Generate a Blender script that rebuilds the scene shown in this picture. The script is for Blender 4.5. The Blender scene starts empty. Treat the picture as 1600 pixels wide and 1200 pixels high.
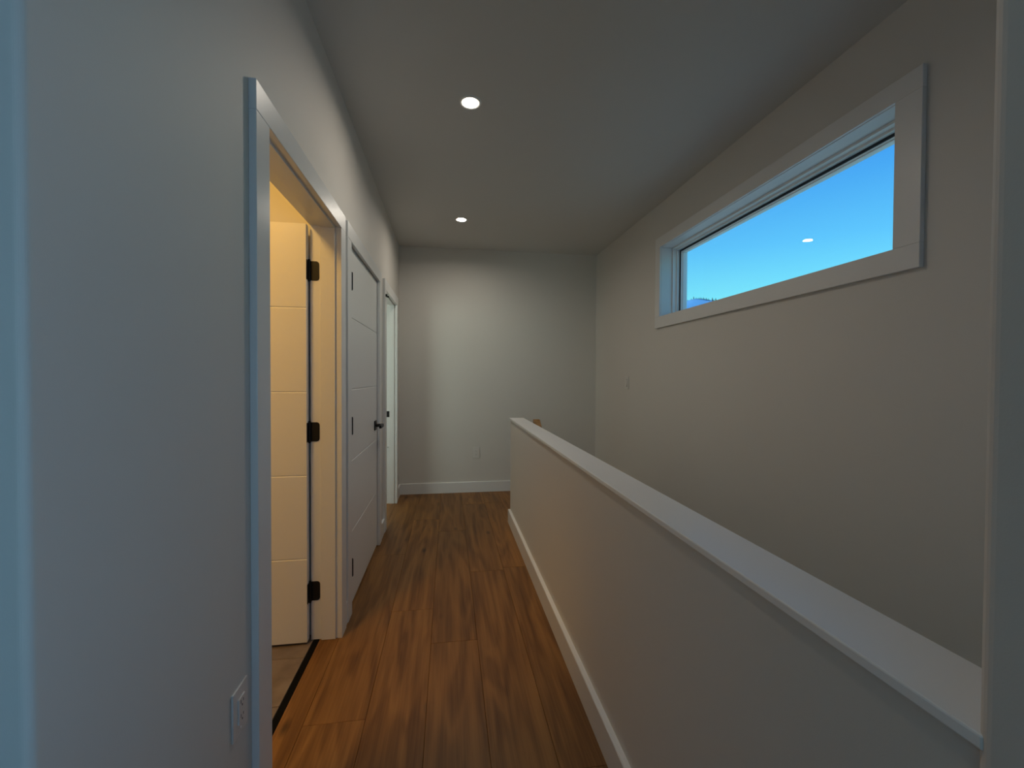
import bpy, bmesh, math, random
from mathutils import Vector, Matrix
random.seed(7)
S = bpy.context.scene
COL = S.collection

# ---------------------------------------------------------------- camera
F, YAW, PITCH, ROLL, CAM_H = 663.75, 0.1480, 0.0160, 0.0046, 1.3126
cd = bpy.data.cameras.new('camera'); cam = bpy.data.objects.new('camera', cd); COL.objects.link(cam)
cd.sensor_width = 36.0; cd.lens = F/1600*36.0; cd.clip_start = 0.02; cd.clip_end = 5000
fwd = Vector((math.sin(YAW)*math.cos(PITCH), math.cos(YAW)*math.cos(PITCH), -math.sin(PITCH)))
rgt = Vector((math.cos(YAW), -math.sin(YAW), 0)); up = rgt.cross(fwd)
r2 = math.cos(ROLL)*rgt + math.sin(ROLL)*up
u2 = -math.sin(ROLL)*rgt + math.cos(ROLL)*up
M = Matrix((r2, u2, -fwd)).transposed().to_4x4(); M.translation = Vector((0, 0, CAM_H))
cam.matrix_world = M
S.camera = cam

# ---------------------------------------------------------------- view, sky, daylight
S.view_settings.view_transform = 'Standard'; S.view_settings.look = 'None'
S.view_settings.gamma = 1.0; S.view_settings.use_curve_mapping = False
S.view_settings.exposure = 0.0
S.cycles.max_bounces = 10; S.cycles.diffuse_bounces = 6; S.cycles.transparent_max_bounces = 12
S.cycles.use_denoising = True

w = bpy.data.worlds.new('sky'); S.world = w; w.use_nodes = True
nt = w.node_tree; nt.nodes.clear()
tc = nt.nodes.new('ShaderNodeTexCoord'); sx = nt.nodes.new('ShaderNodeSeparateXYZ')
rp = nt.nodes.new('ShaderNodeValToRGB'); bg = nt.nodes.new('ShaderNodeBackground'); wo = nt.nodes.new('ShaderNodeOutputWorld')
nt.links.new(tc.outputs['Generated'], sx.inputs[0]); nt.links.new(sx.outputs['Z'], rp.inputs[0])
nt.links.new(rp.outputs[0], bg.inputs[0]); nt.links.new(bg.outputs[0], wo.inputs[0])
stops = [(0.0, (.34, .95, 1, 1)), (.14, (.225, .88, 1, 1)), (.26, (.115, .57, 1, 1)), (.38, (.056, .36, .90, 1)), (1.0, (.03, .22, .62, 1))]
el = rp.color_ramp.elements
el[0].position, el[0].color = stops[0]; el[1].position, el[1].color = stops[-1]
for p_, c_ in stops[1:-1]:
    e = el.new(p_); e.color = c_
bg.inputs[1].default_value = 1.06

def area(name, loc, direction, sx_, sy_, power, color, shape='RECTANGLE', spread=None):
    l = bpy.data.lights.new(name, 'AREA'); l.shape = shape; l.size = sx_
    if shape in ('RECTANGLE', 'ELLIPSE'): l.size_y = sy_
    l.energy = power; l.color = color
    if spread: l.spread = spread
    o = bpy.data.objects.new(name, l); COL.objects.link(o); o.location = loc
    o.rotation_euler = Vector(direction).to_track_quat('-Z', 'Y').to_euler()
    return o
# added side fill, then daylight arriving at the window openings of the rooms behind and beside the hall
area('side_blue_fill', (.74, -1.0, 1.28), (-1, 0, -.02), 1.2, .8, 31, (.35, .62, 1.0))  # unseen fill lamp added to brighten and blue the left wall
area('rear_window_daylight', (-.9, -3.3, 1.5), (0, 1, 0), 1.6, 1.2, .8, (.66, .82, 1.0))
area('bedroom_window_daylight', (-2.1, 3.17, 1.5), (0, 1, 0), 1.2, 1.3, 22, (.90, 1.0, .86))
area('bathroom_lamp_light', (-1.2, 1.15, 2.70), (0, .12, -1), .35, .35, 16, (1.0, .57, .14), 'DISK')
sun = bpy.data.lights.new('sun', 'SUN'); sun.energy = 4.5; sun.angle = .009; sun.color = (1.0, .95, .86)
so = bpy.data.objects.new('sun', sun); COL.objects.link(so); so.location = (-20, 60, 50)
so.rotation_euler = Vector((.25, -.72, -.62)).to_track_quat('-Z', 'Y').to_euler()

# ---------------------------------------------------------------- materials
def mat(name, color, rough=.5, metal=0.0, bump=0.0, bscale=300, var=0.0, spec=None):
    m = bpy.data.materials.new(name); m.use_nodes = True; n = m.node_tree; b = n.nodes['Principled BSDF']
    b.inputs['Base Color'].default_value = (*color, 1); b.inputs['Roughness'].default_value = rough
    b.inputs['Metallic'].default_value = metal
    if spec is not None: b.inputs['Specular IOR Level'].default_value = spec
    t = n.nodes.new('ShaderNodeTexCoord')
    nz = n.nodes.new('ShaderNodeTexNoise'); nz.inputs['Scale'].default_value = bscale; nz.inputs['Detail'].default_value = 3
    n.links.new(t.outputs['Object'], nz.inputs['Vector'])
    if bump:
        bp = n.nodes.new('ShaderNodeBump'); bp.inputs['Strength'].default_value = bump; bp.inputs['Distance'].default_value = .001
        n.links.new(nz.outputs['Fac'], bp.inputs['Height']); n.links.new(bp.outputs[0], b.inputs['Normal'])
    if var:
        n2 = n.nodes.new('ShaderNodeTexNoise'); n2.inputs['Scale'].default_value = 1.3; n2.inputs['Detail'].default_value = 2
        n.links.new(t.outputs['Object'], n2.inputs['Vector'])
        mr = n.nodes.new('ShaderNodeMapRange'); mr.inputs['To Min'].default_value = 1-var; mr.inputs['To Max'].default_value = 1+var
        n.links.new(n2.outputs['Fac'], mr.inputs['Value'])
        mx = n.nodes.new('ShaderNodeMix'); mx.data_type = 'RGBA'; mx.blend_type = 'MULTIPLY'; mx.inputs['Factor'].default_value = 1
        mx.inputs['A'].default_value = (*color, 1); n.links.new(mr.outputs[0], mx.inputs['B'])
        n.links.new(mx.outputs['Result'], b.inputs['Base Color'])
    return m

WALL = mat('wall_paint', (.68, .655, .612), .62, bump=.12, bscale=420, var=.015)
REAR = mat('rear_bounce_dark', (.30, .31, .32), .7)  # unseen walls darkened to cut bounce light near the camera
CEIL = mat('ceiling_paint', (.63, .63, .615), .85, bump=.15, bscale=350, var=.01)
TRIM = mat('trim_paint', (.77, .77, .76), .32, bump=.03, bscale=120)
CAPM = mat('cap_paint', (.89, .89, .885), .25, bump=.05, bscale=160, spec=.8)
DOORM = mat('door_paint', (.79, .785, .77), .40, bump=.03, bscale=200)
VINYL = mat('window_vinyl', (.86, .87, .86), .35)
BLACK = mat('black_metal', (.008, .008, .009), .42, spec=.3)
GASKET = mat('black_gasket', (.02, .03, .04), .6)
PLASTIC = mat('white_plastic', (.71, .69, .655), .30)
SLOT = mat('dark_slot', (.05, .05, .05), .6)
STEEL = mat('screw_steel', (.5, .5, .48), .35, metal=1)
GROUND = mat('valley_ground', (.24, .33, .31), .95, var=.1)
HILL = mat('hill_haze_blue', (.045, .28, .58), .95, bump=.0, var=.12, bscale=3)  # blue aerial haze is put into the base colour
TREE = mat('conifer_green', (.03, .07, .08), .95)
SUB = mat('subfloor', (.02, .014, .01), .9)
GROUT = mat('tile_grout', (.10, .09, .075), .9)
STRIP = mat('black_transition', (.004, .004, .004), .8, spec=.1)
STAIR = mat('stair_tread', (.35, .24, .14), .5)

def wood_mat(name, base, dark, rough, rot, sc=1.0, randomize=True):
    m = bpy.data.materials.new(name); m.use_nodes = True; n = m.node_tree; L = n.links; b = n.nodes['Principled BSDF']
    N = n.nodes.new
    t = N('ShaderNodeTexCoord'); oi = N('ShaderNodeObjectInfo')
    add = N('ShaderNodeVectorMath'); add.operation = 'ADD'
    cmb = N('ShaderNodeCombineXYZ'); mul = N('ShaderNodeMath'); mul.operation = 'MULTIPLY'; mul.inputs[1].default_value = 37.0 if randomize else 0
    L.new(oi.outputs['Random'], mul.inputs[0]); L.new(mul.outputs[0], cmb.inputs[0]); L.new(mul.outputs[0], cmb.inputs[1])
    L.new(t.outputs['Object'], add.inputs[0]); L.new(cmb.outputs[0], add.inputs[1])
    def noise(scale_vec, detail, dist=0.0):
        mp = N('ShaderNodeMapping'); mp.inputs['Scale'].default_value = scale_vec; L.new(add.outputs[0], mp.inputs['Vector'])
        q = N('ShaderNodeTexNoise'); q.inputs['Scale'].default_value = 1; q.inputs['Detail'].default_value = detail
        q.inputs['Distortion'].default_value = dist; L.new(mp.outputs[0], q.inputs['Vector']); return q
    # broad cathedral figure: rings of a stretched noise
    broad = noise((7*sc, .9*sc, 7*sc), 2, .6)
    ring = N('ShaderNodeMath'); ring.operation = 'MULTIPLY'; ring.inputs[1].default_value = 26; L.new(broad.outputs['Fac'], ring.inputs[0])
    sn = N('ShaderNodeMath'); sn.operation = 'SINE'; L.new(ring.outputs[0], sn.inputs[0])
    sr = N('ShaderNodeMapRange'); sr.inputs['From Min'].default_value = -1; L.new(sn.outputs[0], sr.inputs['Value'])
    fine = noise((150*sc, 3.2*sc, 150*sc), 5)
    med = noise((28*sc, 1.3*sc, 28*sc), 4, .3)
    a1 = N('ShaderNodeMath'); a1.operation = 'MULTIPLY'; a1.inputs[1].default_value = .22; L.new(sr.outputs[0], a1.inputs[0])
    a2 = N('ShaderNodeMath'); a2.operation = 'MULTIPLY_ADD'; a2.inputs[1].default_value = .42; L.new(fine.outputs['Fac'], a2.inputs[0]); L.new(a1.outputs[0], a2.inputs[2])
    a3 = N('ShaderNodeMath'); a3.operation = 'MULTIPLY_ADD'; a3.inputs[1].default_value = .75; L.new(med.outputs['Fac'], a3.inputs[0]); L.new(a2.outputs[0], a3.inputs[2])
    ramp = N('ShaderNodeValToRGB'); L.new(a3.outputs[0], ramp.inputs[0])
    ramp.color_ramp.elements[0].position = .40; ramp.color_ramp.elements[0].color = (*dark, 1)
    ramp.color_ramp.elements[1].position = .95; ramp.color_ramp.elements[1].color = (*base, 1)
    # sparse knots
    mpk = N('ShaderNodeMapping'); mpk.inputs['Scale'].default_value = (5.5*sc, 2.2*sc, 5.5*sc); L.new(add.outputs[0], mpk.inputs['Vector'])
    vo = N('ShaderNodeTexVoronoi'); vo.inputs['Scale'].default_value = 1; vo.inputs['Randomness'].default_value = 1; L.new(mpk.outputs[0], vo.inputs['Vector'])
    kr = N('ShaderNodeMapRange'); kr.inputs['From Min'].default_value = .025; kr.inputs['From Max'].default_value = .12
    kr.inputs['To Min'].default_value = .35; kr.inputs['To Max'].default_value = 1; L.new(vo.outputs['Distance'], kr.inputs['Value'])
    tone = N('ShaderNodeMapRange'); tone.inputs['To Min'].default_value = .84; tone.inputs['To Max'].default_value = 1.12
    L.new(oi.outputs['Random'], tone.inputs['Value'])
    m1 = N('ShaderNodeMath'); m1.operation = 'MULTIPLY'; L.new(kr.outputs[0], m1.inputs[0]); L.new(tone.outputs[0], m1.inputs[1])
    mx = N('ShaderNodeMix'); mx.data_type = 'RGBA'; mx.blend_type = 'MULTIPLY'; mx.inputs['Factor'].default_value = 1
    L.new(ramp.outputs[0], mx.inputs['A']); L.new(m1.outputs[0], mx.inputs['B']); L.new(mx.outputs['Result'], b.inputs['Base Color'])
    b.inputs['Roughness'].default_value = rough; b.inputs['Specular IOR Level'].default_value = .32
    bp = N('ShaderNodeBump'); bp.inputs['Strength'].default_value = .25; bp.inputs['Distance'].default_value = .0006
    L.new(fine.outputs['Fac'], bp.inputs['Height']); L.new(bp.outputs[0], b.inputs['Normal'])
    return m
WOOD = wood_mat('oak_plank', (.30, .140, .037), (.105, .040, .007), .46, 0)
RAILW = wood_mat('rail_wood', (.50, .30, .13), (.25, .13, .05), .4, 0, 1.5)

def tile_mat():
    m = mat('stone_tile', (.36, .29, .22), .45, bump=.1, bscale=60)
    n = m.node_tree; b = n.nodes['Principled BSDF']; t = n.nodes.new('ShaderNodeTexCoord'); oi = n.nodes.new('ShaderNodeObjectInfo')
    q = n.nodes.new('ShaderNodeTexNoise'); q.inputs['Scale'].default_value = 9; q.inputs['Detail'].default_value = 6
    ad = n.nodes.new('ShaderNodeVectorMath'); ad.operation = 'ADD'
    n.links.new(t.outputs['Object'], ad.inputs[0]); n.links.new(oi.outputs['Random'], ad.inputs[1]); n.links.new(ad.outputs[0], q.inputs['Vector'])
    r = n.nodes.new('ShaderNodeValToRGB'); r.color_ramp.elements[0].position = .35; r.color_ramp.elements[1].position = .7
    r.color_ramp.elements[0].color = (.17, .125, .10, 1); r.color_ramp.elements[1].color = (.27, .212, .178, 1)
    n.links.new(q.outputs['Fac'], r.inputs[0]); n.links.new(r.outputs[0], b.inputs['Base Color'])
    return m
TILE = tile_mat()

def glass_mat():
    m = bpy.data.materials.new('window_glass'); m.use_nodes = True; n = m.node_tree; n.nodes.clear()
    o = n.nodes.new('ShaderNodeOutputMaterial'); mx = n.nodes.new('ShaderNodeMixShader'); tr = n.nodes.new('ShaderNodeBsdfTransparent')
    gl = n.nodes.new('ShaderNodeBsdfGlossy'); gl.inputs['Roughness'].default_value = 0.0
    fr = n.nodes.new('ShaderNodeFresnel'); fr.inputs['IOR'].default_value = 1.45
    tr.inputs[0].default_value = (.97, .985, .985, 1)
    ge = n.nodes.new('ShaderNodeNewGeometry'); iv = n.nodes.new('ShaderNodeMath'); iv.operation = 'SUBTRACT'; iv.inputs[0].default_value = 1
    mu = n.nodes.new('ShaderNodeMath'); mu.operation = 'MULTIPLY'   # one reflection per pane, at the face met from outside it
    n.links.new(ge.outputs['Backfacing'], iv.inputs[1]); n.links.new(iv.outputs[0], mu.inputs[0]); n.links.new(fr.outputs[0], mu.inputs[1])
    n.links.new(mu.outputs[0], mx.inputs[0]); n.links.new(tr.outputs[0], mx.inputs[1]); n.links.new(gl.outputs[0], mx.inputs[2]); n.links.new(mx.outputs[0], o.inputs[0])
    return m
GLASS = glass_mat()

def emit_mat(name, color, strength):
    m = bpy.data.materials.new(name); m.use_nodes = True; n = m.node_tree; n.nodes.clear()
    o = n.nodes.new('ShaderNodeOutputMaterial'); e = n.nodes.new('ShaderNodeEmission')
    e.inputs[0].default_value = (*color, 1); e.inputs[1].default_value = strength
    n.links.new(e.outputs[0], o.inputs[0]); return m
LAMP = emit_mat('lamp_lens', (1.0, .93, .80), 25)
RIM = emit_mat('lamp_rim', (1.0, .62, .36), .9)

# ---------------------------------------------------------------- mesh helpers
class MB:
    def __init__(s): s.bm = bmesh.new()
    def box(s, x0, x1, y0, y1, z0, z1):
        m = Matrix.Translation(((x0+x1)/2, (y0+y1)/2, (z0+z1)/2)) @ Matrix.Diagonal((abs(x1-x0), abs(y1-y0), abs(z1-z0), 1))
        bmesh.ops.create_cube(s.bm, size=1, matrix=m); return s
    def prism(s, pts, v):      # closed outline swept along v
        v = Vector(v); a = [s.bm.verts.new(p) for p in pts]; b = [s.bm.verts.new(Vector(p)+v) for p in pts]
        n = len(pts); s.bm.faces.new(a); s.bm.faces.new(b[::-1])
        for i in range(n):
            j = (i+1) % n; s.bm.faces.new((a[i], b[i], b[j], a[j]))
        return s
    def cyl(s, c, r, h, axis='Z', seg=24, r2=None):
        R = {'Z': Matrix.Identity(4), 'X': Matrix.Rotation(math.pi/2, 4, 'Y'), 'Y': Matrix.Rotation(math.pi/2, 4, 'X')}[axis]
        bmesh.ops.create_cone(s.bm, cap_ends=True, segments=seg, radius1=r, radius2=r if r2 is None else r2, depth=h, matrix=Matrix.Translation(c) @ R)
        return s
    def lathe(s, prof, c, seg=40):    # prof of (r, z), open; axis z
        rings = []
        for r, z in prof:
            rings.append([s.bm.verts.new((c[0]+r*math.cos(2*math.pi*k/seg), c[1]+r*math.sin(2*math.pi*k/seg), c[2]+z)) for k in range(seg)])
        for a, b in zip(rings, rings[1:]):
            for k in range(seg):
                j = (k+1) % seg; s.bm.faces.new((a[k], a[j], b[j], b[k]))
        return s
    def build(s, name, m, parent=None, bevel=0.0, seg=2, smooth=False, origin=None):
        bmesh.ops.recalc_face_normals(s.bm, faces=s.bm.faces)
        if origin is not None: bmesh.ops.translate(s.bm, verts=s.bm.verts, vec=-Vector(origin))
        me = bpy.data.meshes.new(name); s.bm.to_mesh(me); s.bm.free(); me.materials.append(m)
        if smooth:
            for p in me.polygons: p.use_smooth = True
        o = bpy.data.objects.new(name, me); COL.objects.link(o)
        if origin is not None: o.location = origin
        if bevel:
            b = o.modifiers.new('edge', 'BEVEL'); b.width = bevel; b.segments = seg; b.limit_method = 'ANGLE'; b.angle_limit = math.radians(40)
            b.harden_normals = False
        if parent is not None:
            o.parent = parent
            if origin is not None: o.location = Vector(origin) - parent.location
            else: o.location = -parent.location
        return o
def tag(o, label, cat, group=None, kind=None):
    o['label'] = label; o['category'] = cat
    if group: o['group'] = group
    if kind: o['kind'] = kind
    return o
def empty(name, loc=(0, 0, 0)):
    o = bpy.data.objects.new(name, None); COL.objects.link(o); o.location = loc; o.empty_display_size = .1; return o

# ---------------------------------------------------------------- dimensions (metres)
WL = -.546; WLB = -.662          # left wall, hall face and room face
CF = -.5257                      # casing face on the left wall
H = 2.756; D = 4.849; WR = 1.7285
HF = .555                        # half wall face
CY = .640                        # where the left wall turns the corner
Z0 = -2.95                       # bottom of the stairwell
D1, D2, D3 = (1.362, 2.213), (2.437, 3.40), (3.762, 4.509)
ZD = 2.0485; ZT = 2.133; CW = .089

# ---------------------------------------------------------------- walls
def wall_y(name, x0, x1, y0, y1, holes, m=WALL, z0=0.0):   # a wall running along y, holes (ya, yb, za, zb)
    b = MB(); y = y0
    for ya, yb, za, zb in sorted(holes):
        if ya > y: b.box(x0, x1, y, ya, z0, H)
        if za > z0: b.box(x0, x1, ya, yb, z0, za)
        if zb < H: b.box(x0, x1, ya, yb, zb, H)
        y = yb
    if y1 > y: b.box(x0, x1, y, y1, z0, H)
    bmesh.ops.remove_doubles(b.bm, verts=b.bm.verts, dist=1e-5)
    return b.build(name, m)
J = .012   # jamb board thickness shown inside the casing line
hole = lambda d: (d[0]-.02, d[1]+.02, 0, ZD+.02)
b = MB(); out = [(CY+.1, 0)]
for d in (D1, D2, D3): y0_, y1_, _, zt_ = hole(d); out += [(y0_, 0), (y0_, zt_), (y1_, zt_), (y1_, 0)]
out += [(D, 0), (D, H), (CY+.1, H)]
b.prism([(WLB, y, z) for y, z in out], (WL-WLB, 0, 0))
rr = .012
b.prism([(WLB, CY+.1, 0), (WLB, CY, 0)] + [(WL-rr+rr*math.sin(t), CY+rr-rr*math.cos(t), 0) for t in [math.pi/2*k/8 for k in range(9)]] + [(WL, CY+.1, 0)], (0, 0, H))
wl = b.build('wall_left', WALL)
tag(wl, 'off-white left wall of the hall, pierced by three doorways', 'wall', kind='structure')
wf = MB().box(-3.7, WR+.2, D, D+.14, Z0, H).build('wall_far', WALL)
tag(wf, 'off-white end wall of the hall with one outlet', 'wall', kind='structure')
wr = wall_y('wall_right', WR, WR+.20, -.6, D, [(1.427-.012, 3.280+.012, 1.817-.012, 2.383+.012)], z0=Z0)
tag(wr, 'tall off-white right wall over the stairwell with high window', 'wall', kind='structure')
# near right wall: rounded outside corner where the low wall starts
b = MB(); R_ = .017; ye = .3662; HP = .5465   # post face sits proud of the low wall, in line with the cap edge
arc = [(HP+R_-R_*math.cos(t), ye-R_+R_*math.sin(t)) for t in [math.pi/2*k/6 for k in range(7)]]
b.prism([(x, y, Z0) for x, y in [(HP, -.4)] + arc + [(HF+.13, ye), (HF+.13, -.4)]], (0, 0, H-Z0))
b.box(HP, HF+.13, -1.6, -.4, 0, .88); b.box(HP, HF+.13, -1.6, -.4, 1.68, H); b.box(HP, HF+.13, -3.1, -1.6, 0, H)  # opening added for the side fill lamp
wn = b.build('wall_near_right', WALL)
tag(wn, 'dark near end of full-height wall at the right picture edge', 'wall', kind='structure')
wc = MB().box(-2.7, WLB, CY, CY+.115, 0, H)
wc = wc.build('wall_near_left', WALL)
tag(wc, 'pale wall return lit bluish at the left picture edge', 'wall', kind='structure')
b = MB(); b.box(-2.7, -1.7, -3.24, -3.1, 0, H); b.box(-.1, HF+.13, -3.24, -3.1, 0, H); b.box(-1.7, -.1, -3.24, -3.1, 0, .9); b.box(-1.7, -.1, -3.24, -3.1, 2.1, H)
b.box(-2.7, -2.56, -3.1, CY, 0, H)
tag(b.build('wall_rear', REAR), 'wall with window behind the camera', 'wall', kind='structure')
# bathroom and bedroom shells
b = MB(); b.box(-2.6, WLB, 2.262, 2.36, 0, H); b.box(-2.7, -2.6, CY+.115, 2.36, 0, H)
tag(b.build('wall_bathroom', WALL), 'bathroom wall behind the open panelled door', 'wall', kind='structure')
b = MB(); b.box(-1.5, WLB, 3.2, 3.3, 0, H); b.box(-3.6, -2.7, 3.2, 3.3, 0, H); b.box(-2.7, -1.5, 3.2, 3.3, 0, .85); b.box(-2.7, -1.5, 3.2, 3.3, 2.15, H)
b.box(-3.7, -3.6, 3.2, D, 0, H)
tag(b.build('wall_bedroom', WALL), 'walls of the bright room past the farthest doorway', 'wall', kind='structure')
b = MB(); b.box(WLB-.7, WLB-.6, 2.36, 3.2, 0, H)
tag(b.build('wall_closet', WALL), 'closet wall behind the closed door', 'wall', kind='structure')
c = MB().box(-3.8, WR+.2, -3.3, D+.14, H, H+.12).build('ceiling', CEIL)
tag(c, 'plain grey-white hall ceiling with two downlights', 'ceiling', kind='structure')
# stairwell shell
b = MB(); b.box(HF+.002, WR, -.75, -.6, Z0, H); b.box(HF, WR+.2, -.75, D+.14, Z0-.1, Z0)
tag(b.build('wall_stairwell', WALL), 'stairwell wall below and behind the low wall', 'wall', kind='structure')

# half wall with its cap
hw = MB().box(HF, HF+.114, ye-.02, 3.80, Z0, .928).build('wall_stair', WALL, bevel=.003)
tag(hw, 'low white painted wall with flat cap guarding the stairs', 'half wall', kind='structure')
cp = MB().box(.5472, .6783, .3565, 3.818, .9265, .9428).build('cap', CAPM, hw, bevel=.0025)
cp['label'] = 'smooth white flat wooden cap'

# ---------------------------------------------------------------- floor
fl = MB(); fl.box(-3.8, HF+.02, -3.3, D+.14, -.16, -.009); fl.box(HF+.02, WR, 3.86, D+.1, -.16, -.009)
fl = fl.build('floor', SUB); tag(fl, 'warm brown oak-look plank floor of the hall', 'floor', kind='structure')
PW = .2285; GX = -.541; PL = 1.53
joints = {-1: .92, 0: 1.670, 1: 2.424, 2: 2.106, 3: 2.851, 4: 2.885}
def plank(x0, x1, y0, y1):
    g = .0003; c_ = .0011
    x0 += g; x1 -= g; y0 += g; y1 -= g
    cx, cy = (x0+x1)/2, (y0+y1)/2; hx, hy = (x1-x0)/2, (y1-y0)/2
    v = [(-hx, -hy, -.009), (hx, -hy, -.009), (hx, hy, -.009), (-hx, hy, -.009),
         (-hx, -hy, -.0016), (hx, -hy, -.0016), (hx, hy, -.0016), (-hx, hy, -.0016),
         (-hx+c_, -hy+c_, 0), (hx-c_, -hy+c_, 0), (hx-c_, hy-c_, 0), (-hx+c_, hy-c_, 0)]
    f = [(8, 9, 10, 11)] + [(i, (i+1) % 4, (i+1) % 4+4, i+4) for i in range(4)] + [(i+4, (i+1) % 4+4, (i+1) % 4+8, i+8) for i in range(4)]
    me = bpy.data.meshes.new('plank'); me.from_pydata(v, [], f); me.materials.append(WOOD)
    o = bpy.data.objects.new('plank', me); COL.objects.link(o); o.parent = fl; o.location = (cx, cy, 0)
for k in range(-14, 11):
    xa, xb = GX+PW*k, GX+PW*(k+1)
    j0 = joints.get(k, .4+(k*.618 % 1)*PL)
    y = j0 - PL*math.ceil((j0+3.1)/PL)
    while y < D:
        ya, yb = max(y, -3.1), min(y+PL, D); y += PL
        if yb-ya < .02: continue
        segs = []
        if xb <= HF+.03 or xa < HF:
            if xa >= -.56: segs.append((xa, min(xb, HF+.0), ya, yb))
            else:
                # the bathroom interrupts the boards
                if ya < CY+.1: segs.append((max(xa, -2.56), xb, ya, min(yb, CY+.1)))
                if yb > 3.0: segs.append((xa, xb, max(ya, 3.0), yb))
                if k == -1 and yb > CY+.1 and ya < 3.0: segs.append((-.634, xb, max(ya, CY+.1), min(yb, 3.0)))
        if xb > HF and yb > 3.84: segs.append((max(xa, HF), min(xb, WR), max(ya, 3.84), yb))
        for (p0, p1, q0, q1) in segs:
            if p1-p0 > .01 and q1-q0 > .02 and p1 > -3.6: plank(p0, p1, q0, q1)
# bathroom: setting bed, tiles, black strip
bf = MB().box(-2.6, -.662, CY+.115, 2.262, -.0085, -.004).build('floor_bathroom', GROUT)
tag(bf, 'taupe stone tile floor just inside the open doorway', 'floor', kind='structure')
tx = -.6625; ty = [2.262, 2.085, 1.785, 1.485, 1.185, .885, .77]
me_cache = {}
for r in range(len(ty)-1):
    y1, y0 = ty[r], ty[r+1]; x = tx + (.0 if r % 2 else .0); first = .30 if r % 2 else .60
    xs = [tx]; xx = tx-first
    while xx > -2.6: xs.append(xx); xx -= .60
    xs.append(-2.6)
    for xa, xb in zip(xs[1:], xs):
        if xb-xa < .03: continue
        key = (round(xb-xa, 3), round(y1-y0, 3))
        if key not in me_cache:
            m_ = MB().box(-(xb-xa)/2+.0015, (xb-xa)/2-.0015, -(y1-y0)/2+.0015, (y1-y0)/2-.0015, -.004, 0)
            bmesh.ops.bevel(m_.bm, geom=[e for e in m_.bm.edges if all(v.co.z > -.001 for v in e.verts)], offset=.001, segments=1, affect='EDGES')
            me = bpy.data.meshes.new('tile'); m_.bm.to_mesh(me); m_.bm.free(); me.materials.append(TILE); me_cache[key] = me
        o = bpy.data.objects.new('tile', me_cache[key]); COL.objects.link(o); o.parent = bf; o.location = ((xa+xb)/2, (y0+y1)/2, 0)
st = MB().box(-.6615, -.6345, D1[0]-.018, D1[1]+.018, -.006, .0012).build('trim_1', STRIP, bevel=.0008)
tag(st, 'black floor transition strip between wood and tile', 'threshold', kind='structure')

# stairs going down towards the camera side, below the cap line
b = MB(); n = 13; rise = .19; run = .262
for i in range(n):
    y1 = 3.86-run*i; z = -rise*(i+1); b.box(HF+.116, WR-.002, y1-run-.02, y1, z-.04, z); b.box(HF+.116, WR-.002, y1-.012, y1, z, z+rise-.04 if i else z+.15)
tag(b.build('stairs', STAIR), 'wooden stairs descending behind the low wall', 'stairs', kind='structure')

# ---------------------------------------------------------------- baseboards
def base_y(name, xw, t, segs, label, h=.118):     # along y, on wall plane xw, growing by t
    b = MB()
    for y0, y1 in segs:
        s = 1 if t > 0 else -1
        pts = [(xw, y0, 0), (xw+t, y0, 0), (xw+t, y0, h-.003), (xw+t-.003*s, y0, h), (xw, y0, h)]
        b.prism(pts, (0, y1-y0, 0))
    return tag(b.build(name, TRIM), label, 'baseboard', kind='structure')
base_y('baseboard_left', WL, .016, [(CY, D1[0]-CW), (D1[1]+CW, D2[0]-CW), (D2[1]+CW, D3[0]-CW), (D3[1]+CW, D)], 'white baseboard along the left wall between the door casings')
base_y('baseboard_right', HF, -.0215, [(-3.1, 3.795)], 'white baseboard along the foot of the low wall')
b = MB(); b.prism([(WL, D, 0), (WL, D-.016, 0), (WL, D-.016, .115), (WL, D-.013, .118), (WL, D, .118)], (WR-WL, 0, 0))
tag(b.build('baseboard_far', TRIM), 'white baseboard across the end wall', 'baseboard', kind='structure')

# ---------------------------------------------------------------- doors
def leaf_mesh(width, height, thick, grooves, faces=(1, 1)):
    """slab: width along +x from 0, thickness along y 0..thick (y=0 is the show face), z from 0; V grooves on both faces"""
    g, d = .004, .0035
    front = [(0, 0)]; back = [(thick, height)]
    for z in grooves: front += [(0, z-g), (d, z), (0, z+g)]
    front += [(0, height)]
    for z in reversed(grooves): back += [(thick, z+g), (thick-d, z), (thick, z-g)]
    back += [(thick, 0)]
    prof = front+back
    b = MB(); b.prism([(0, y, z) for y, z in prof], (width, 0, 0)); return b
def casing(root, d, side_x0, side_x1):
    b = MB().box(side_x0, side_x1, d[0]-CW, d[0], 0, ZD).build('casing', TRIM, root, bevel=.0018)
    MB().box(side_x0, side_x1, d[1], d[1]+CW, 0, ZD).build('casing', TRIM, root, bevel=.0018)
    MB().box(side_x0, side_x1, d[0]-CW, d[1]+CW, ZD+.0004, ZT).build('head_casing', TRIM, root, bevel=.0018)
def jambs(root, d, stop=True, s0=-.6235):
    x0, x1 = WLB-.012, WL+.0005; y0, y1 = d[0]-.005, d[1]+.005; zt = ZD+.005
    MB().box(x0, x1, y0-.015, y0, 0, zt).build('jamb', TRIM, root, bevel=.001)
    MB().box(x0, x1, y1, y1+.015, 0, zt).build('jamb', TRIM, root, bevel=.001)
    MB().box(x0, x1, y0-.015, y1+.015, zt, zt+.015).build('head_jamb', TRIM, root, bevel=.001)
    if stop:
        s1 = -.556
        b = MB().box(s0, s1, y0, y0+.011, 0.001, zt); b.box(s0, s1, y1-.011, y1, .001, zt); b.box(s0, s1, y0+.011, y1-.011, zt-.011, zt)
        b.build('door_stop', TRIM, root, bevel=.001)
def struct_root(name, loc, label):
    o = empty(name, loc); tag(o, label, 'door', kind='structure'); return o

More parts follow.
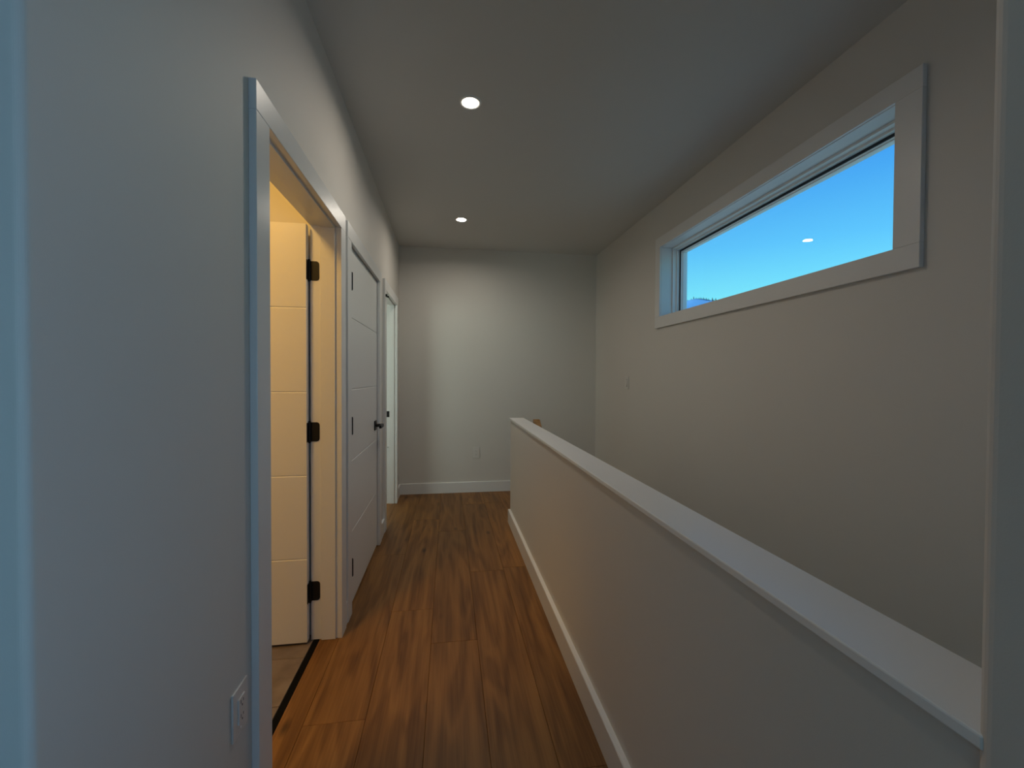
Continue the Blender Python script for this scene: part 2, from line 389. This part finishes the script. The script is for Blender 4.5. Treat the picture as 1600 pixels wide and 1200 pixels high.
# door 1: open into the bathroom, hinged on the far jamb
d1 = struct_root('door_1', (WL, (D1[0]+D1[1])/2, 0), 'open white grooved door in the nearest doorway with warm light')
casing(d1, D1, WL, CF); jambs(d1, D1)
LH = 2.035
hx = -.681; ly = D1[1]+.004-.038
leaf = leaf_mesh(.835, LH, .035, [LH*k/5+.003 for k in range(1, 5)])
for v_ in leaf.bm.verts: v_.co = Vector((hx-v_.co.x, ly+v_.co.y, v_.co.z+.012))
leaf1 = leaf.build('door_leaf', DOORM, d1, bevel=.0008)
leaf1['label'] = 'grooved white door panel standing open'
for z in (1.830, 1.038, .246):
    b = MB(); yj = D1[1]+.005; zz = .0475
    # rounded hinge leaf let into the jamb
    pts = []; x0, x1, r = -.676, -.6315, .014
    pts = [(x0, yj, z-zz)]
    for cx, cz, a0 in ((x1-r, z-zz+r, -90), (x1-r, z+zz-r, 0)):
        for k in range(5):
            a = math.radians(a0+90*k/4); pts.append((cx+r*math.cos(a), yj, cz+r*math.sin(a)))
    pts.append((x0, yj, z+zz))
    b.prism(pts, (0, -.0025, 0))
    b.box(hx+.0, hx+.0022, ly+.002, ly+.034, z-zz, z+zz)         # leaf plate on the door edge
    b.cyl((-.6800+.0035, yj-.008, z), .0068, zz*2+.004, seg=16)
    for s in (-1, 1): b.cyl((-.6765, yj-.008, z+s*(zz+.004)), .0052, .006, seg=12)
    h_ = b.build('hinge', BLACK, leaf1); h_.location = (0, 0, 0); h_.matrix_parent_inverse = Matrix.Identity(4)
    # screws
    h_['label'] = 'black rounded door hinge'
# lever on the far end of the open leaf (hidden behind the near casing)
b = MB(); xk = hx-.835+.06
b.cyl((xk, ly-.004, .96), .027, .008, 'Y'); b.cyl((xk, ly-.03, .96), .009, .045, 'Y'); b.box(xk-.01, xk+.115, ly-.058, ly-.046, .95, .97)
k_ = b.build('door_handle', BLACK, leaf1, bevel=.002); k_.location = (0, 0, 0)

# door 2: closed, flush with the hall side
d2 = struct_root('door_2', (WL, (D2[0]+D2[1])/2, 0), 'closed white grooved door with black lever handle')
casing(d2, D2, WL, CF); jambs(d2, D2, stop=False)
wd = D2[1]-D2[0]-.002
leaf = leaf_mesh(wd, 2.03, .035, [2.035*k/5+.006 for k in range(1, 5)])
for v_ in leaf.bm.verts: v_.co = Vector((-.5475-v_.co.y, D2[0]+.001+v_.co.x, v_.co.z+.012))
leaf2 = leaf.build('door_leaf', DOORM, d2, bevel=.0008)
b = MB().box(-.600, -.590, D2[0]-.004, D2[0]+.012, 0, ZD); b.box(-.600, -.590, D2[1]-.012, D2[1]+.004, 0, ZD); b.box(-.600, -.590, D2[0], D2[1], ZD-.012, ZD+.004)
b.build('door_stop', TRIM, d2)
for z in (1.835, 1.040, .254):
    b = MB(); b.cyl((CF-.0015, D2[0]+.0060, z), .0065, .090, seg=16)
    for s in (-1, 1): b.cyl((CF-.0015, D2[0]+.0060, z+s*.047), .005, .005, seg=12)
    b.box(CF-.022, CF-.002, D2[0]+.0015, D2[0]+.0105, z-.044, z+.044)
    h_ = b.build('hinge', BLACK, leaf2); h_.location = (0, 0, 0); h_['label'] = 'black hinge knuckle'
yk = D2[1]-.095; zk = .946
b = MB(); b.box(-.5475, -.5395, yk-.036, yk+.036, zk-.036, zk+.036)
rose = b.build('door_handle', BLACK, leaf2, bevel=.003); rose.location = (0, 0, 0); rose['label'] = 'black lever handle with square rose'
b = MB(); b.cyl((-.515, yk, zk), .012, .05, 'X', 20); b.cyl((-.494, yk, zk), .013, .016, 'X', 20)
b.prism([(-.500, yk+.012, zk-.012), (-.484, yk+.012, zk-.012), (-.484, yk+.012, zk+.012), (-.500, yk+.012, zk+.012)], (.0, -.125, 0))
b.bm.faces.ensure_lookup_table()
lv = b.build('lever', BLACK, leaf2, bevel=.003); lv.location = (0, 0, 0)

# door 3: doorway to a bright room
d3 = struct_root('door_3', (WL, (D3[0]+D3[1])/2, 0), 'farthest doorway with pale lit jamb beside the end wall')
casing(d3, D3, WL, CF); jambs(d3, D3, s0=-.600)
b = MB(); yj = D3[1]+.005
b.box(-.632, -.604, yj-.002, yj+.001, .895, .957)
sp = b.build('strike_plate', BLACK, d3, bevel=.001); sp['label'] = 'small black strike plate'
b = MB(); b.cyl((-.618, yj-.006, .585), .006, .014, 'Y', 12)
b.build('bumper', STEEL, d3)
# small dark catch at the head of the casing between the two far doors
b = MB(); b.box(CF, CF+.012, 3.690, 3.716, 1.985, 2.005); b.cyl((CF+.018, 3.703, 1.985), .006, .018, 'X', 12)
tag(b.build('door_catch', BLACK, bevel=.001), 'tiny dark catch high on the casing of the farthest doorway', 'catch')

# ---------------------------------------------------------------- window in the right wall
W = dict(y0=1.427, y1=3.280, z0=1.817, z1=2.383)
wn_ = empty('window_1', (WR, (W['y0']+W['y1'])/2, (W['z0']+W['z1'])/2)); tag(wn_, 'wide high white-framed window showing blue sky', 'window', kind='structure')
cx0, cx1 = WR-.020, WR
MB().box(cx0, cx1, 1.330, 3.357, 1.7255, W['z0']-.0003).build('casing', TRIM, wn_, bevel=.0015)
MB().box(cx0, cx1, 1.330, 3.357, W['z1']+.0003, 2.4655).build('head_casing', TRIM, wn_, bevel=.0015)
MB().box(cx0, cx1, 1.330, W['y0'], W['z0'], W['z1']).build('casing', TRIM, wn_, bevel=.0015)
MB().box(cx0, cx1, W['y1'], 3.357, W['z0'], W['z1']).build('casing', TRIM, wn_, bevel=.0015)
def ring(x0, x1, o, t, name, m, bevel=.001):    # rectangular ring inset o, of width t
    y0, y1, z0, z1 = W['y0']+o, W['y1']-o, W['z0']+o, W['z1']-o
    b = MB(); b.box(x0, x1, y0, y1, z0, z0+t); b.box(x0, x1, y0, y1, z1-t, z1); b.box(x0, x1, y0, y0+t, z0+t, z1-t); b.box(x0, x1, y1-t, y1, z0+t, z1-t)
    return b.build(name, m, wn_, bevel=bevel)
ring(WR-.006, 1.816, -.007, .009, 'window_reveal', TRIM)
ring(1.816, 1.935, -.007, .021, 'window_frame', VINYL, .002)
ring(1.846, 1.930, .013, .013, 'frame_step', VINYL, .0015)
ring(1.868, 1.8725, .025, .014, 'gasket', GASKET, 0)
ring(1.8725, 1.928, .025, .016, 'sash', VINYL, .0015)
ring(1.886, 1.922, .040, .006, 'glazing_bead', VINYL, .001)
g = MB().box(1.903, 1.907, W['y0']+.044, W['y1']-.044, W['z0']+.044, W['z1']-.044).build('glass', GLASS, wn_)

# ---------------------------------------------------------------- outlets and switch
def outlet(name, loc, rotz, label, cat):
    """built facing -y at the origin, back on y=0"""
    root = empty(name, loc); root.rotation_euler = (0, 0, rotz); tag(root, label, cat)
    def add(bm, n_, m_, par, bev=.0008):
        o = bm.build(n_, m_, None, bevel=bev); o.parent = par; o.location = (0, 0, 0); return o
    pl = MB().box(-.040, .040, -.0055, 0, -.0625, .0625)
    p = add(pl, 'cover_plate', PLASTIC, root, .002)
    if cat == 'outlet':
        r = add(MB().box(-.0168, .0168, -.0090, -.0050, -.0335, .0335), 'receptacle', PLASTIC, root, .001)
        b = MB()
        for s in (-1, 1):
            zc = s*.0185
            b.box(-.0075, -.0055, -.0094, -.0088, zc-.001, zc+.008); b.box(.0050, .0070, -.0094, -.0088, zc-.0005, zc+.0065)
            b.cyl((0, -.0091, zc-.0075), .0026, .0006, 'Y', 12)
        add(b, 'slots', SLOT, r, 0)
    else:
        add(MB().box(-.0175, .0175, -.0062, -.0050, -.0345, .0345), 'surround', SLOT, root, 0)
        rk = MB(); rk.prism([(-.0160, -.0055, -.0325), (-.0160, -.0120, -.0325), (-.0160, -.0075, 0), (-.0160, -.0065, .0325), (-.0160, -.0055, .0325)], (.032, 0, 0))
        add(rk, 'rocker', PLASTIC, root, .0006)
    for s in (-1, 1): add(MB().cyl((0, -.0060, s*.0485), .0028, .0012, 'Y', 12), 'screw', PLASTIC, p, 0)
    return root
outlet('wall_outlet', (WL, 1.200, .435), math.pi/2, 'white outlet on the near left wall beside the first door casing', 'outlet')
outlet('wall_outlet', (.3125, D, .450), 0, 'white outlet low on the end wall of the hall', 'outlet')
outlet('light_switch', (WR, 3.948, 1.262), -math.pi/2, 'white rocker switch on the right wall beyond the window', 'switch')

# ---------------------------------------------------------------- downlights
def downlight(x, y, label):
    root = empty('downlight', (x, y, H)); tag(root, label, 'ceiling light', 'recessed downlights in the hall ceiling')
    def add(bm, n_, m_, smooth=True):
        o = bm.build(n_, m_, None, smooth=smooth); o.parent = root; o.location = (0, 0, 0); return o
    add(MB().lathe([(.0585, 0), (.0575, -.003), (.0555, -.0045), (.0500, -.005), (.0475, -.0045), (.0445, -.0012), (.0440, 0)], (0, 0, 0)), 'trim_ring', TRIM)
    add(MB().lathe([(.0445, -.0012), (.0415, -.0022), (.0405, -.0022)], (0, 0, 0)), 'lens_rim', RIM)
    lens = MB(); lens.cyl((0, 0, -.0022), .0408, .002, seg=40); add(lens, 'lens', LAMP, False)
    l = bpy.data.lights.new('downlight_lamp', 'AREA'); l.shape = 'DISK'; l.size = .085; l.energy = 4.9; l.color = (1.0, .90, .77); l.spread = math.radians(165)
    o = bpy.data.objects.new('downlight_lamp', l); COL.objects.link(o); o.parent = root; o.location = (0, 0, -.006)
downlight(.110, 2.265, 'round lit downlight nearer the camera in the hall ceiling')
downlight(.112, 3.944, 'round lit downlight farther along near the end wall')

# ---------------------------------------------------------------- handrail on the stair side of the low wall
hr = empty('handrail', (.756, 3.6, .9)); tag(hr, 'wooden handrail end peeking above the low wall cap', 'handrail')
sl = .725; y0, y1 = 3.640, .55; zt0 = .948
def zz(y): return zt0-(y0-.05-y)*sl
b = MB(); b.prism([(.728, y0, zt0), (.728, y0-.045, zt0), (.728, y1, zz(y1)), (.728, y1, zz(y1)-.08), (.728, y0-.03, zt0-.075), (.728, y0, zt0-.055)], (.055, 0, 0))
b.build('rail', RAILW, hr, bevel=.006, seg=3)
for yb in (3.2, 2.0, .9):
    z = zz(yb)-.075
    b = MB(); b.box(HF+.114, HF+.122, yb-.02, yb+.02, z-.09, z-.02); b.box(HF+.118, .760, yb-.008, yb+.008, z-.050, z-.038); b.box(.748, .762, yb-.008, yb+.008, z-.045, z+.004)
    b.build('bracket', BLACK, hr, bevel=.002)

# ---------------------------------------------------------------- outside: forested ridge
def ridge_z(s):   # s = y along x=500 .. height of the skyline
    pts = [(560, 60), (660, 112), (742, 148), (762, 152.5), (785, 159), (812, 165), (843, 166), (900, 160), (1000, 150), (1200, 130)]
    for (a, za), (c_, zc) in zip(pts, pts[1:]):
        if a <= s <= c_: return za+(zc-za)*(s-a)/(c_-a)
    return pts[0][1] if s < pts[0][0] else pts[-1][1]
bm = bmesh.new(); NX, NY = 40, 64; grid = []
for i in range(NX+1):
    x = 330+(760-330)*i/NX; row = []
    for j in range(NY+1):
        y = 560+(1200-560)*j/NY
        prof = math.exp(-((x-500)/130.0)**2) if x > 500 else max(0, 1-((500-x)/170.0))**.8
        z = (ridge_z(y)+20)*prof-20 + (math.sin(x*.11+y*.07)*1.5+math.sin(y*.23+x*.05)*.8)*min(1, abs(x-500)/40)
        row.append(bm.verts.new((x, y, z)))
    grid.append(row)
for i in range(NX):
    for j in range(NY): bm.faces.new((grid[i][j], grid[i+1][j], grid[i+1][j+1], grid[i][j+1]))
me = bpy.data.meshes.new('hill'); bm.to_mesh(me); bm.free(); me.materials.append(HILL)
for p in me.polygons: p.use_smooth = True
hill = bpy.data.objects.new('hill', me); COL.objects.link(hill)
tag(hill, 'hazy blue hill seen low through the window', 'hill', kind='structure')
gr = MB().box(4, 1600, -900, 2200, -6, -5).build('ground', GROUND); tag(gr, 'valley ground outside below the window', 'ground', kind='structure')
tb = MB(); tb.cyl((0, 0, .8), .25, 1.8, seg=6)
for z, r_, h_ in ((2.2, 1.5, 2.6), (3.6, 1.15, 2.4), (5.0, .8, 2.2), (6.2, .45, 1.8)): tb.cyl((0, 0, z), r_, h_, seg=8, r2=.05)
t0 = tb.build('pine_tree', TREE)
spots = [(838, .5), (824, .6), (815, 1.15), (806, .7), (800, .6), (795, .75), (790, .9), (786, .7), (781, 1.0), (777, .75), (772, 1.0), (768, .7), (764, .9), (760, .6), (752, 1.35), (747, .8), (741.5, 1.3)]
for i, (y, s) in enumerate(spots):
    o = t0 if i == 0 else t0.copy()
    if i: COL.objects.link(o)
    o.location = (500, y, ridge_z(y)-.8); o.scale = (s*.8, s*.8, s*.72)
    tag(o, 'tiny dark tree on the hazy hill skyline', 'tree', 'trees on the hill skyline')
